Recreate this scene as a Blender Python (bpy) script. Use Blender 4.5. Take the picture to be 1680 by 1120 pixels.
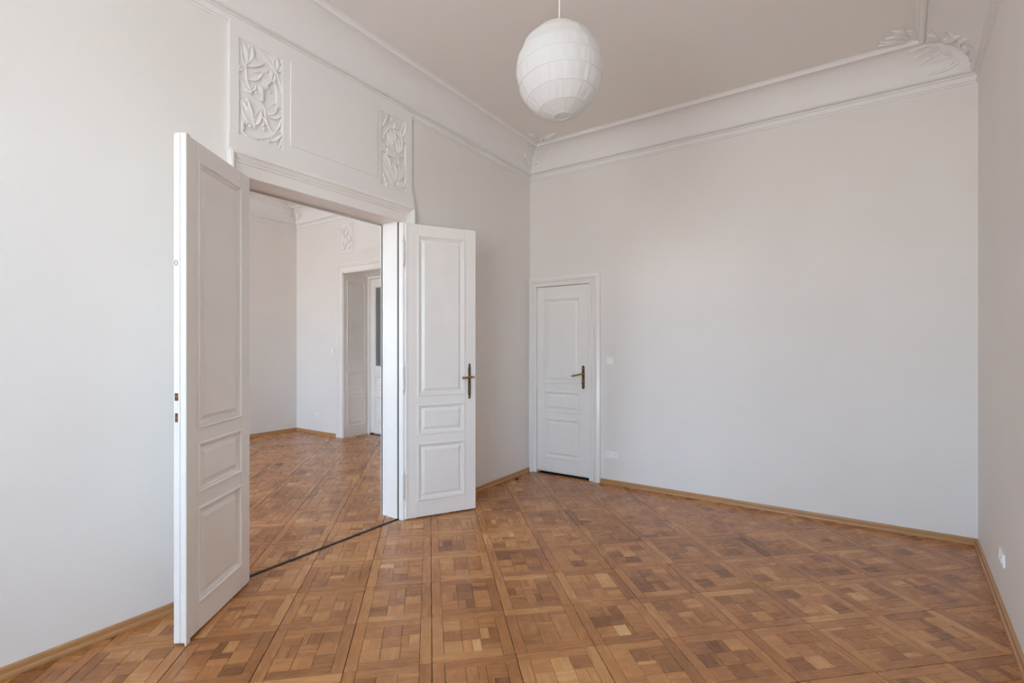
import bpy, bmesh, math, random
from mathutils import Vector, Matrix

# ------------------------------------------------------------------ camera, world, exposure
scene = bpy.context.scene
col = scene.collection
for o in list(bpy.data.objects):
    bpy.data.objects.remove(o)

TH = 0.5965                                   # yaw of the camera to the left of the room's depth axis
cam_data = bpy.data.cameras.new('camera')
cam_data.sensor_width = 36.0
cam_data.lens = 801.56 / 1680.0 * 36.0
cam_data.shift_y = 9.6 / 1680.0
cam_data.clip_start = 0.02
camera = bpy.data.objects.new('camera', cam_data)
camera.location = (2.951, -4.712, 1.4)
camera.rotation_euler = (math.pi / 2, 0, TH)
col.objects.link(camera)
scene.camera = camera

scene.view_settings.view_transform = 'Standard'
scene.view_settings.look = 'None'
scene.view_settings.gamma = 1.0
scene.view_settings.use_curve_mapping = False
scene.view_settings.exposure = 1.95
scene.cycles.max_bounces = 16
scene.cycles.diffuse_bounces = 12

SKY_STRENGTH = 7.5
world = bpy.data.worlds.new('overcast_sky')
scene.world = world
world.use_nodes = True
wn = world.node_tree
wn.nodes.clear()
w_out = wn.nodes.new('ShaderNodeOutputWorld')
w_bg = wn.nodes.new('ShaderNodeBackground')
w_bg.inputs['Strength'].default_value = SKY_STRENGTH
w_tc = wn.nodes.new('ShaderNodeTexCoord')
w_sep = wn.nodes.new('ShaderNodeSeparateXYZ')
w_ramp = wn.nodes.new('ShaderNodeValToRGB')
w_ramp.color_ramp.elements[0].position = 0.0
w_ramp.color_ramp.elements[0].color = (0.56, 0.565, 0.575, 1)      # street and facades below the skyline
w_ramp.color_ramp.elements[1].position = 1.0
w_ramp.color_ramp.elements[1].color = (0.42, 0.69, 1.0, 1)       # pale overcast sky
for p_, c_ in ((0.50, (0.61, 0.625, 0.645, 1)), (0.56, (0.56, 0.765, 1.0, 1))):
    e_ = w_ramp.color_ramp.elements.new(p_)
    e_.color = c_
w_map = wn.nodes.new('ShaderNodeMapRange')
w_map.inputs['From Min'].default_value = -1.0
w_map.inputs['From Max'].default_value = 1.0
wn.links.new(w_tc.outputs['Generated'], w_sep.inputs[0])
wn.links.new(w_sep.outputs['Z'], w_map.inputs['Value'])
wn.links.new(w_map.outputs[0], w_ramp.inputs['Fac'])
wn.links.new(w_ramp.outputs['Color'], w_bg.inputs['Color'])
wn.links.new(w_bg.outputs[0], w_out.inputs['Surface'])

# ------------------------------------------------------------------ room dimensions (metres)
RW_TAN = math.tan(0.0774)                     # the right wall leans inwards towards the windows
ROOM_X = 3.737
FRONT_Y = -6.00
def right_x(y):
    return ROOM_X + y * RW_TAN
CEIL = 3.575
COR = 3.275                                   # underside of the cornice
B_LEFT, B_BACK, B_RIGHT = -4.70, 0.075, -0.24 # adjoining room
B_COR = 3.385
B_CEIL = B_COR + (CEIL - COR)
OP0, OP1, OPZ = -3.195, -1.940, 2.415         # double door opening in the left wall
WINDOWS_A = ((1.50, 2.70),)
WINDOWS_B = ((-4.30, -3.38), (-3.00, -2.05))
WZ0, WZ1 = 0.85, 2.95

def portal(name, x0, x1):
    ld = bpy.data.lights.new(name, 'AREA')
    ld.shape = 'RECTANGLE'
    ld.size = x1 - x0
    ld.size_y = WZ1 - WZ0
    ld.cycles.is_portal = True
    lo = bpy.data.objects.new(name, ld)
    lo.location = ((x0 + x1) / 2, FRONT_Y - 0.42, (WZ0 + WZ1) / 2)
    lo.rotation_euler = (math.radians(90), 0, 0)       # -Z of the lamp looks along +Y into the room
    col.objects.link(lo)
for a_, b_ in WINDOWS_A + WINDOWS_B:
    portal('window_portal', a_, b_)

# ------------------------------------------------------------------ materials
def new_mat(name, color, rough=0.5, metallic=0.0, spec=0.5):
    m = bpy.data.materials.new(name)
    m.use_nodes = True
    b = m.node_tree.nodes['Principled BSDF']
    b.inputs['Base Color'].default_value = (*color, 1)
    b.inputs['Roughness'].default_value = rough
    b.inputs['Metallic'].default_value = metallic
    b.inputs['Specular IOR Level'].default_value = spec
    return m

def add_bump(m, scale, strength, dist=0.001, detail=4.0, vec_scale=None):
    nt = m.node_tree
    b = nt.nodes['Principled BSDF']
    tc = nt.nodes.new('ShaderNodeTexCoord')
    nz = nt.nodes.new('ShaderNodeTexNoise')
    nz.inputs['Scale'].default_value = scale
    nz.inputs['Detail'].default_value = detail
    bp = nt.nodes.new('ShaderNodeBump')
    bp.inputs['Strength'].default_value = strength
    bp.inputs['Distance'].default_value = dist
    if vec_scale:
        mp = nt.nodes.new('ShaderNodeMapping')
        mp.inputs['Scale'].default_value = vec_scale
        nt.links.new(tc.outputs['Object'], mp.inputs['Vector'])
        nt.links.new(mp.outputs[0], nz.inputs['Vector'])
    else:
        nt.links.new(tc.outputs['Object'], nz.inputs['Vector'])
    nt.links.new(nz.outputs['Fac'], bp.inputs['Height'])
    nt.links.new(bp.outputs[0], b.inputs['Normal'])
    return m

def tint_noise(m, c0, c1, scale, detail=3.0):
    nt = m.node_tree
    b = nt.nodes['Principled BSDF']
    tc = nt.nodes.new('ShaderNodeTexCoord')
    nz = nt.nodes.new('ShaderNodeTexNoise')
    nz.inputs['Scale'].default_value = scale
    nz.inputs['Detail'].default_value = detail
    rp = nt.nodes.new('ShaderNodeValToRGB')
    rp.color_ramp.elements[0].position = 0.35
    rp.color_ramp.elements[0].color = (*c0, 1)
    rp.color_ramp.elements[1].position = 0.65
    rp.color_ramp.elements[1].color = (*c1, 1)
    nt.links.new(tc.outputs['Object'], nz.inputs['Vector'])
    nt.links.new(nz.outputs['Fac'], rp.inputs['Fac'])
    nt.links.new(rp.outputs['Color'], b.inputs['Base Color'])
    return m

M = {}
M['wall'] = add_bump(tint_noise(new_mat('wall_paint', (0.80, 0.78, 0.749), 0.75, 0, 0.25),
                                (0.79, 0.769, 0.737), (0.81, 0.791, 0.761), 1.3), 55, 0.10, 0.002)
M['ceiling'] = add_bump(new_mat('ceiling_paint', (0.81, 0.787, 0.752), 0.8, 0, 0.2), 40, 0.08, 0.002)
M['stucco'] = add_bump(new_mat('stucco_paint', (0.82, 0.812, 0.797), 0.65, 0, 0.3), 70, 0.15, 0.001)
M['door'] = add_bump(tint_noise(new_mat('white_gloss_paint', (0.86, 0.855, 0.835), 0.32, 0, 0.5),
                                (0.845, 0.832, 0.80), (0.87, 0.858, 0.83), 3.0), 20, 0.12, 0.001,
                     vec_scale=(1, 1, 0.12))
M['plastic'] = new_mat('white_plastic', (0.92, 0.92, 0.91), 0.3)
M['black'] = new_mat('black_rubber', (0.012, 0.012, 0.012), 0.6)
M['dark'] = new_mat('dark_gap', (0.03, 0.022, 0.018), 0.9, 0, 0.1)
M['brass'] = add_bump(new_mat('aged_brass', (0.42, 0.29, 0.13), 0.34, 1.0), 90, 0.2, 0.001)
M['bronze'] = add_bump(tint_noise(new_mat('patinated_bronze', (0.20, 0.15, 0.09), 0.42, 0.9),
                                  (0.13, 0.10, 0.065), (0.27, 0.20, 0.12), 60), 120, 0.3, 0.001)
M['rust'] = tint_noise(new_mat('rusty_lock', (0.16, 0.07, 0.035), 0.6, 0.5),
                       (0.10, 0.045, 0.025), (0.24, 0.11, 0.055), 90)
M['steel'] = new_mat('grey_metal', (0.42, 0.40, 0.37), 0.4, 0.8)
M['cord'] = new_mat('white_cord', (0.82, 0.82, 0.80), 0.45)
M['frost'] = new_mat('frosted_grey_glass', (0.17, 0.185, 0.18), 0.28)

def make_glass():
    m = bpy.data.materials.new('window_glass')
    m.use_nodes = True
    nt = m.node_tree
    nt.nodes.clear()
    out = nt.nodes.new('ShaderNodeOutputMaterial')
    tr = nt.nodes.new('ShaderNodeBsdfTransparent')
    gl = nt.nodes.new('ShaderNodeBsdfGlossy')
    gl.inputs['Roughness'].default_value = 0.02
    mx = nt.nodes.new('ShaderNodeMixShader')
    mx.inputs['Fac'].default_value = 0.06
    nt.links.new(tr.outputs[0], mx.inputs[1])
    nt.links.new(gl.outputs[0], mx.inputs[2])
    nt.links.new(mx.outputs[0], out.inputs['Surface'])
    return m
M['glass'] = make_glass()

def make_paper():
    m = bpy.data.materials.new('lantern_paper')
    m.use_nodes = True
    nt = m.node_tree
    nt.nodes.clear()
    out = nt.nodes.new('ShaderNodeOutputMaterial')
    df = nt.nodes.new('ShaderNodeBsdfDiffuse')
    tl = nt.nodes.new('ShaderNodeBsdfTranslucent')
    df.inputs['Color'].default_value = (0.85, 0.85, 0.84, 1)
    tl.inputs['Color'].default_value = (0.85, 0.85, 0.84, 1)
    mx = nt.nodes.new('ShaderNodeMixShader')
    mx.inputs['Fac'].default_value = 0.45
    tc = nt.nodes.new('ShaderNodeTexCoord')
    mp = nt.nodes.new('ShaderNodeMapping')
    mp.inputs['Scale'].default_value = (1, 1, 0.25)
    nz = nt.nodes.new('ShaderNodeTexNoise')
    nz.inputs['Scale'].default_value = 38
    nz.inputs['Detail'].default_value = 5
    bp = nt.nodes.new('ShaderNodeBump')
    bp.inputs['Strength'].default_value = 0.7
    bp.inputs['Distance'].default_value = 0.006
    nt.links.new(tc.outputs['Object'], mp.inputs['Vector'])
    nt.links.new(mp.outputs[0], nz.inputs['Vector'])
    nt.links.new(nz.outputs['Fac'], bp.inputs['Height'])
    nt.links.new(bp.outputs[0], df.inputs['Normal'])
    nt.links.new(df.outputs[0], mx.inputs[1])
    nt.links.new(tl.outputs[0], mx.inputs[2])
    nt.links.new(mx.outputs[0], out.inputs['Surface'])
    return m
M['paper'] = make_paper()

def make_wood(name, stops, rough, scale_uv=(2.0, 17.0), use_attr=True, fixed=0.5, wear=False):
    """Oak: u runs along the grain, every piece carries its own tone and offset."""
    m = bpy.data.materials.new(name)
    m.use_nodes = True
    nt = m.node_tree
    b = nt.nodes['Principled BSDF']
    uv = nt.nodes.new('ShaderNodeUVMap')
    mp = nt.nodes.new('ShaderNodeMapping')
    mp.inputs['Scale'].default_value = (*scale_uv, 1)
    nz = nt.nodes.new('ShaderNodeTexNoise')
    nz.inputs['Scale'].default_value = 2.0
    nz.inputs['Detail'].default_value = 6
    nz.inputs['Roughness'].default_value = 0.62
    nz.inputs['Distortion'].default_value = 0.6
    mp2 = nt.nodes.new('ShaderNodeMapping')
    mp2.inputs['Scale'].default_value = (scale_uv[0] * 4, scale_uv[1] * 9, 1)
    nz2 = nt.nodes.new('ShaderNodeTexNoise')
    nz2.inputs['Scale'].default_value = 2.0
    nz2.inputs['Detail'].default_value = 3
    nt.links.new(uv.outputs[0], mp.inputs['Vector'])
    nt.links.new(uv.outputs[0], mp2.inputs['Vector'])
    nt.links.new(mp.outputs[0], nz.inputs['Vector'])
    nt.links.new(mp2.outputs[0], nz2.inputs['Vector'])
    ma = nt.nodes.new('ShaderNodeMath'); ma.operation = 'MULTIPLY_ADD'
    ma.inputs[1].default_value = 0.30
    mb_ = nt.nodes.new('ShaderNodeMath'); mb_.operation = 'MULTIPLY_ADD'
    mb_.inputs[1].default_value = 0.11
    if use_attr:
        at = nt.nodes.new('ShaderNodeAttribute')
        at.attribute_name = 'tone'
        nt.links.new(at.outputs['Fac'], ma.inputs[2])
    else:
        ma.inputs[2].default_value = fixed
    nt.links.new(nz.outputs['Fac'], ma.inputs[0])
    nt.links.new(nz2.outputs['Fac'], mb_.inputs[0])
    nt.links.new(ma.outputs[0], mb_.inputs[2])
    sub = nt.nodes.new('ShaderNodeMath'); sub.operation = 'SUBTRACT'
    sub.inputs[1].default_value = 0.28
    nt.links.new(mb_.outputs[0], sub.inputs[0])
    if wear:                                      # walked-in dirt: soft irregular stains across pieces
        tcw = nt.nodes.new('ShaderNodeTexCoord')
        nw = nt.nodes.new('ShaderNodeTexNoise')
        nw.inputs['Scale'].default_value = 3.2
        nw.inputs['Detail'].default_value = 5
        nw.inputs['Roughness'].default_value = 0.6
        wr = nt.nodes.new('ShaderNodeMapRange')
        wr.inputs['From Min'].default_value = 0.35
        wr.inputs['From Max'].default_value = 0.70
        wr.inputs['To Min'].default_value = 0.13
        wr.inputs['To Max'].default_value = 0.29
        nt.links.new(tcw.outputs['Object'], nw.inputs['Vector'])
        nt.links.new(nw.outputs['Fac'], wr.inputs['Value'])
        nt.links.new(wr.outputs[0], sub.inputs[1])
    rp = nt.nodes.new('ShaderNodeValToRGB')
    els = rp.color_ramp.elements
    els[0].position, els[0].color = stops[0][0], (*stops[0][1], 1)
    els[1].position, els[1].color = stops[-1][0], (*stops[-1][1], 1)
    for p, c in stops[1:-1]:
        e = els.new(p); e.color = (*c, 1)
    nt.links.new(sub.outputs[0], rp.inputs['Fac'])
    nt.links.new(rp.outputs['Color'], b.inputs['Base Color'])
    rr = nt.nodes.new('ShaderNodeMapRange')
    rr.inputs['To Min'].default_value = rough - 0.05
    rr.inputs['To Max'].default_value = rough + 0.09
    nt.links.new(nz.outputs['Fac'], rr.inputs['Value'])
    nt.links.new(rr.outputs[0], b.inputs['Roughness'])
    b.inputs['Specular IOR Level'].default_value = 0.5
    bp = nt.nodes.new('ShaderNodeBump')
    bp.inputs['Strength'].default_value = 0.10
    bp.inputs['Distance'].default_value = 0.0006
    nt.links.new(nz2.outputs['Fac'], bp.inputs['Height'])
    nt.links.new(bp.outputs[0], b.inputs['Normal'])
    return m
OAK = [(0.0, (0.130, 0.040, 0.011)), (0.30, (0.275, 0.100, 0.028)), (0.55, (0.435, 0.176, 0.053)),
       (0.78, (0.570, 0.272, 0.094)), (1.0, (0.71, 0.43, 0.185))]
M['oak'] = make_wood('oak_parquet', OAK, 0.25, wear=True)
M['skirting'] = make_wood('oak_skirting', [(0.0, (0.26, 0.12, 0.045)), (0.5, (0.45, 0.235, 0.095)),
                                          (1.0, (0.58, 0.34, 0.15))], 0.36, (0.8, 30.0), False, 0.55)

# ------------------------------------------------------------------ mesh helpers
class MB:
    """Collects polygons; build() links them as ONE mesh object."""
    def __init__(self):
        self.v, self.f, self.tone, self.uv = [], [], [], []
    def quadstrip(self, ringa, ringb, closed=True):
        n = len(ringa)
        a = len(self.v); self.v += ringa
        b = len(self.v); self.v += ringb
        for i in range(n if closed else n - 1):
            j = (i + 1) % n
            self.f.append((a + i, a + j, b + j, b + i))
    def poly(self, pts):
        a = len(self.v); self.v += pts
        self.f.append(tuple(range(a, a + len(pts))))
    def box(self, x0, x1, y0, y1, z0, z1):
        a = len(self.v)
        self.v += [(x0, y0, z0), (x1, y0, z0), (x1, y1, z0), (x0, y1, z0),
                   (x0, y0, z1), (x1, y0, z1), (x1, y1, z1), (x0, y1, z1)]
        for q in ((0, 3, 2, 1), (4, 5, 6, 7), (0, 1, 5, 4), (1, 2, 6, 5), (2, 3, 7, 6), (3, 0, 4, 7)):
            self.f.append(tuple(a + i for i in q))
    def bevel_box(self, x0, x1, y0, y1, z0, z1, r):
        rings = []
        for z, i in ((z0, r), (z0 + r, 0), (z1 - r, 0), (z1, r)):
            rings.append([(x0 + i, y0 + r if i == 0 else y0 + r, z), (x1 - i, y0 + r, z)])
        # octagonal plan with bevelled top and bottom
        def plan(inset, z):
            a, b, c, d = x0 + inset, x1 - inset, y0 + inset, y1 - inset
            return [(a + r, c, z), (b - r, c, z), (b, c + r, z), (b, d - r, z),
                    (b - r, d, z), (a + r, d, z), (a, d - r, z), (a, c + r, z)]
        ps = [plan(r * 0.7, z0), plan(0, z0 + r), plan(0, z1 - r), plan(r * 0.7, z1)]
        for p, q in zip(ps, ps[1:]):
            self.quadstrip(p, q)
        self.poly(ps[0][::-1]); self.poly(ps[-1])
    def lathe(self, prof, axis_o, axis_d, seg=14, cap=True):
        """prof: (distance along the axis, radius)."""
        d = Vector(axis_d).normalized()
        up = Vector((0, 0, 1)) if abs(d.z) < 0.9 else Vector((1, 0, 0))
        a = d.cross(up).normalized(); b = d.cross(a)
        o = Vector(axis_o)
        rings = []
        for t, r in prof:
            c = o + d * t
            rings.append([tuple(c + (a * math.cos(2 * math.pi * k / seg) + b * math.sin(2 * math.pi * k / seg)) * r)
                          for k in range(seg)])
        for p, q in zip(rings, rings[1:]):
            self.quadstrip(q, p)
        if cap:
            self.poly(rings[0]); self.poly(rings[-1][::-1])
    def tube(self, pts, r, seg=8, r_end=None):
        pts = [Vector(p) for p in pts]
        rings = []
        n = len(pts)
        prev = None
        for i, p in enumerate(pts):
            d = (pts[min(i + 1, n - 1)] - pts[max(i - 1, 0)]).normalized()
            if prev is None:
                up = Vector((0, 0, 1)) if abs(d.z) < 0.9 else Vector((1, 0, 0))
                a = d.cross(up).normalized()
            else:
                a = (prev - d * prev.dot(d)).normalized()
            prev = a
            b = d.cross(a)
            rr = r if r_end is None else r + (r_end - r) * i / max(1, n - 1)
            rings.append([tuple(p + (a * math.cos(2 * math.pi * k / seg) + b * math.sin(2 * math.pi * k / seg)) * rr)
                          for k in range(seg)])
        for p, q in zip(rings, rings[1:]):
            self.quadstrip(q, p)
        self.poly(rings[0]); self.poly(rings[-1][::-1])
    def build(self, name, mat, parent=None, smooth=False, merge=False, offset=None):
        v = self.v
        if offset:
            v = [(p[0] - offset[0], p[1] - offset[1], p[2] - offset[2]) for p in v]
        me = bpy.data.meshes.new(name)
        me.from_pydata(v, [], self.f)
        if self.tone:
            at = me.attributes.new('tone', 'FLOAT', 'FACE')
            at.data.foreach_set('value', self.tone)
        if self.uv:
            ul = me.uv_layers.new(name='UVMap')
            flat = [c for uvp in self.uv for c in uvp]
            ul.data.foreach_set('uv', flat)
        if merge or smooth:
            bm = bmesh.new(); bm.from_mesh(me)
            if merge:
                bmesh.ops.remove_doubles(bm, verts=bm.verts, dist=1e-5)
            bmesh.ops.recalc_face_normals(bm, faces=bm.faces)
            bm.to_mesh(me); bm.free()
        if smooth:
            me.polygons.foreach_set('use_smooth', [True] * len(me.polygons))
            if smooth != 'all':
                me.set_sharp_from_angle(angle=math.radians(38))
        me.materials.append(M[mat])
        me.update()
        o = bpy.data.objects.new(name, me)
        col.objects.link(o)
        if parent:
            o.parent = parent
        return o

def tag(o, label, cat, group=None, kind=None):
    o['label'] = label
    o['category'] = cat
    if group: o['group'] = group
    if kind: o['kind'] = kind
    return o
def thing(name, loc, rotz=0.0):
    o = bpy.data.objects.new(name, None)
    o.empty_display_size = 0.1
    o.location = loc
    o.rotation_euler = (0, 0, rotz)
    col.objects.link(o)
    return o
def struct(o, label, cat):
    return tag(o, label, cat, kind='structure')

def rect_rings(mb, a0, a1, b0, b1, prof, fn, cap=True):
    """Rings of a rectangle stepping inwards: prof = (inset, height); fn(a, b, h) -> point."""
    rings = []
    for ins, h in prof:
        rings.append([fn(a0 + ins, b0 + ins, h), fn(a1 - ins, b0 + ins, h),
                      fn(a1 - ins, b1 - ins, h), fn(a0 + ins, b1 - ins, h)])
    for p, q in zip(rings, rings[1:]):
        mb.quadstrip(p, q)
    if cap:
        mb.poly(rings[-1])

# ------------------------------------------------------------------ parquet floor
GA, GS, GO = math.radians(43.75), 0.3775, (0.016, 0.150)
E1 = (math.cos(GA), math.sin(GA)); E2 = (-E1[1], E1[0])
def grid_to_world(a, b):
    a += GO[0]; b += GO[1]
    return (a * E1[0] + b * E2[0], a * E1[1] + b * E2[1])
def clip(poly, nx, ny, c):
    """Keeps nx*x + ny*y <= c."""
    out = []
    for i in range(len(poly)):
        p, q = poly[i], poly[(i + 1) % len(poly)]
        dp, dq = nx * p[0] + ny * p[1] - c, nx * q[0] + ny * q[1] - c
        if dp <= 0: out.append(p)
        if (dp < 0 < dq) or (dq < 0 < dp):
            t = dp / (dp - dq)
            out.append((p[0] + (q[0] - p[0]) * t, p[1] + (q[1] - p[1]) * t))
    return out
STRIP_X = -0.052
ROOM_A = ((-1, 0, -STRIP_X), (0, 1, 0.0), (0, -1, -FRONT_Y), (1, -RW_TAN, ROOM_X))
ROOM_B = ((1, 0, STRIP_X - 0.001), (-1, 0, -B_LEFT), (0, 1, 0.56), (0, -1, -FRONT_Y))
def shrink(poly, d):
    """Inward offset of a convex polygon (counter-clockwise)."""
    n = len(poly); out = []
    lines = []
    for i in range(n):
        p, q = poly[i], poly[(i + 1) % n]
        ex, ey = q[0] - p[0], q[1] - p[1]
        L = math.hypot(ex, ey)
        if L < 1e-6: return None
        nx, ny = -ey / L, ex / L
        lines.append((nx, ny, nx * p[0] + ny * p[1] + d))
    for i in range(n):
        a, b = lines[i - 1], lines[i]
        det = a[0] * b[1] - a[1] * b[0]
        if abs(det) < 1e-6: return None
        out.append(((a[2] * b[1] - a[1] * b[2]) / det, (a[0] * b[2] - a[2] * b[0]) / det))
    return out
def area(poly):
    return 0.5 * sum(poly[i][0] * poly[(i + 1) % len(poly)][1] - poly[(i + 1) % len(poly)][0] * poly[i][1]
                     for i in range(len(poly)))
def add_piece(mb, poly, ang, tone, rng, z=0.0):
    """One wooden piece: chamfered top, sides down to the joint; u along the grain."""
    ca, sa = math.cos(ang), math.sin(ang)
    ou, ov = rng.uniform(0, 50), rng.uniform(0, 50)
    tx, ty = rng.gauss(0, 0.0007), rng.gauss(0, 0.0007)      # old floor: pieces sit a hair askew
    cx = sum(p[0] for p in poly) / len(poly); cy = sum(p[1] for p in poly) / len(poly)
    top = shrink(poly, 0.0009)
    if top is None or area(top) < 2e-5: return False
    zz = lambda p: z + (p[0] - cx) * tx + (p[1] - cy) * ty
    rings = [[(p[0], p[1], -0.009) for p in poly], [(p[0], p[1], zz(p) - 0.0009) for p in poly],
             [(p[0], p[1], zz(p)) for p in top]]
    n = len(poly)
    start = len(mb.f)
    for a, b in zip(rings, rings[1:]):
        mb.quadstrip(a, b)
    mb.poly(rings[-1])
    for fc in mb.f[start:]:
        mb.tone.append(tone)
        for vi in fc:
            x, y, _ = mb.v[vi]
            mb.uv.append((x * ca + y * sa + ou, -x * sa + y * ca + ov))
    return True
def panel_pieces(i, j, rng):
    """Pieces of parquet panel (i, j): (kind, a0, a1, b0, b1, grain along first grid axis?, tone)."""
    g, jn = 0.0008 * rng.random() + 0.0005, 0.00075
    a0, b0 = i * GS + g, j * GS + g
    a1, b1 = (i + 1) * GS - g, (j + 1) * GS - g
    w = 0.054
    base = rng.gauss(0.50, 0.045)
    def tone(s): return min(0.95, max(0.08, rng.gauss(base, s)))
    out = []
    if rng.random() < 0.72:       # frame strips butt in different ways from panel to panel
        st = [(a0, a0 + w, b0, b1, False), (a1 - w, a1, b0, b1, False),
              (a0 + w, a1 - w, b0, b0 + w, True), (a0 + w, a1 - w, b1 - w, b1, True)]
        if rng.random() < 0.5:
            st = [(a0, a0 + w, b0, b1 - w, False), (a1 - w, a1, b0 + w, b1, False),
                  (a0 + w, a1, b0, b0 + w, True), (a0, a1 - w, b1 - w, b1, True)]
    else:
        st = [(a0, a0 + w, b0 + w, b1, False), (a1 - w, a1, b0, b1 - w, False),
              (a0, a1 - w, b0, b0 + w, True), (a0 + w, a1, b1 - w, b1, True)]
    for s in st:
        out.append(('parquet_strip',) + s + (tone(0.085) + 0.02,))
    ia, ib, s3 = a0 + w, b0 + w, (a1 - a0 - 2 * w) / 3
    for r in range(3):
        for c in range(3):
            x0, y0 = ia + c * s3, ib + r * s3
            x1, y1 = x0 + s3, y0 + s3
            along = (r + c) % 2 == 0
            k = rng.random()
            if k < 0.52:
                out.append(('parquet_block', x0, x1, y0, y1, along, tone(0.115)))
            else:
                f = rng.choice((0.34, 0.5, 0.5, 0.66, 0.4, 0.6, 0.75))
                t0, t1 = tone(0.125), tone(0.125)
                if along:
                    ym = y0 + (y1 - y0) * f
                    out.append(('parquet_block', x0, x1, y0, ym, True, t0))
                    out.append(('parquet_block', x0, x1, ym, y1, True, t1))
                else:
                    xm = x0 + (x1 - x0) * f
                    out.append(('parquet_block', x0, xm, y0, y1, False, t0))
                    out.append(('parquet_block', xm, x1, y0, y1, False, t1))
    res = []
    for k, x0, x1, y0, y1, al, t in out:
        res.append((k, x0 + jn, x1 - jn, y0 + jn, y1 - jn, al, t))
    return res
def to_pixel(x, y, z=0.0):
    dx, dy, dz = x - 2.951, y + 4.712, z - 1.4
    r = dx * math.cos(TH) + dy * math.sin(TH)
    f = -dx * math.sin(TH) + dy * math.cos(TH)
    if f < 0.3: return None
    return 840 + 801.56 * r / f, 569.6 - 801.56 * dz / f, f
def seen(x, y):
    """Is a floor point in the photograph's frame and not behind walls or the open leaf?"""
    p = to_pixel(x, y)
    if p is None or not (-20 < p[0] < 1700 and p[1] < 1130): return False
    if x < STRIP_X:
        t = (STRIP_X - 2.951) / (x - 2.951)
        yy = -4.712 + (y + 4.712) * t
        return OP0 - 0.03 < yy < OP1 + 0.03
    return True

fl = MB()
fl.box(B_LEFT - 0.3, ROOM_X + 0.3, FRONT_Y - 0.5, 0.75, -0.12, -0.0085)
floor = fl.build('floor', 'dark')
struct(floor, 'diagonal oak parquet floor of square framed panels', 'floor')

rng = random.Random(11)
panels = []
for i in range(-22, 22):
    for j in range(-22, 22):
        c = grid_to_world((i + .5) * GS, (j + .5) * GS)
        if not (B_LEFT - .3 < c[0] < ROOM_X + .3 and FRONT_Y - .3 < c[1] < 0.85): continue
        for rid, room in (('a', ROOM_A), ('b', ROOM_B)):
            corners = [grid_to_world(*q) for q in ((i * GS, j * GS), ((i + 1) * GS, j * GS),
                                                   ((i + 1) * GS, (j + 1) * GS), (i * GS, (j + 1) * GS))]
            cl = corners
            for h in room:
                cl = clip(cl, *h)
                if len(cl) < 3: break
            if len(cl) < 3 or area(cl) < 2e-4: continue
            p = to_pixel(*c)
            vis = any(seen(*q) for q in cl + [c])
            # apparent size: panel area over squared distance times obliquity
            size = 0
            if vis and p:
                d2 = (c[0] - 2.951) ** 2 + (c[1] + 4.712) ** 2 + 1.96
                size = area(cl) * 1.4 / d2 ** 1.5
                if not (0 < p[0] < 1680 and p[1] < 1115): size *= 0.3
            panels.append((size, vis, i, j, rid, room, corners))
panels.sort(key=lambda t: -t[0])
rest = MB()
n_sep = 0
for rank, (size, vis, i, j, rid, room, corners) in enumerate(panels):
    prng = random.Random(i * 977 + j * 131 + 5)
    pcs = []
    for k, x0, x1, y0, y1, al, t in panel_pieces(i, j, prng):
        poly = [grid_to_world(*q) for q in ((x0, y0), (x1, y0), (x1, y1), (x0, y1))]
        for h in room:
            poly = clip(poly, *h)
            if len(poly) < 3: break
        if len(poly) < 3 or area(poly) < 6e-5: continue
        # drop points that coincide after clipping
        pp = []
        for q in poly:
            if not pp or math.hypot(q[0] - pp[-1][0], q[1] - pp[-1][1]) > 1.5e-3: pp.append(q)
        while len(pp) > 2 and math.hypot(pp[0][0] - pp[-1][0], pp[0][1] - pp[-1][1]) < 1.5e-3: pp.pop()
        if len(pp) < 3: continue
        pcs.append((k, pp, GA if al else GA + math.pi / 2, t))
    if not pcs: continue
    if not vis:
        for k, pp, an, t in pcs:
            add_piece(rest, pp, an, t, prng)
    elif rank < 26:
        under = MB()
        g = 0.0011
        poly = [grid_to_world(*q) for q in ((i * GS + g, j * GS + g), ((i + 1) * GS - g, j * GS + g),
                                            ((i + 1) * GS - g, (j + 1) * GS - g), (i * GS + g, (j + 1) * GS - g))]
        for h in room: poly = clip(poly, *h)
        under.poly([(p[0], p[1], -0.0040) for p in poly])
        under.quadstrip([(p[0], p[1], -0.0083) for p in poly], [(p[0], p[1], -0.0040) for p in poly])
        po = under.build('parquet_panel', 'dark', floor)
        for k, pp, an, t in pcs:
            mb = MB()
            if add_piece(mb, pp, an, t, prng):
                mb.build(k, 'oak', po)
    else:
        mb = MB()
        ok = False
        for k, pp, an, t in pcs:
            ok = add_piece(mb, pp, an, t, prng) or ok
        if ok: mb.build('parquet_panel', 'oak', floor)
ro = rest.build('parquet_field', 'oak', floor)
ro['kind'] = 'stuff'
ro['label'] = 'oak parquet pieces of the floor areas away from view'

# ------------------------------------------------------------------ walls and ceilings
def wall_boxes(name, boxes, label, mat='wall'):
    mb = MB()
    for b in boxes: mb.box(*b)
    return struct(mb.build(name, mat), label, 'wall')

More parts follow.
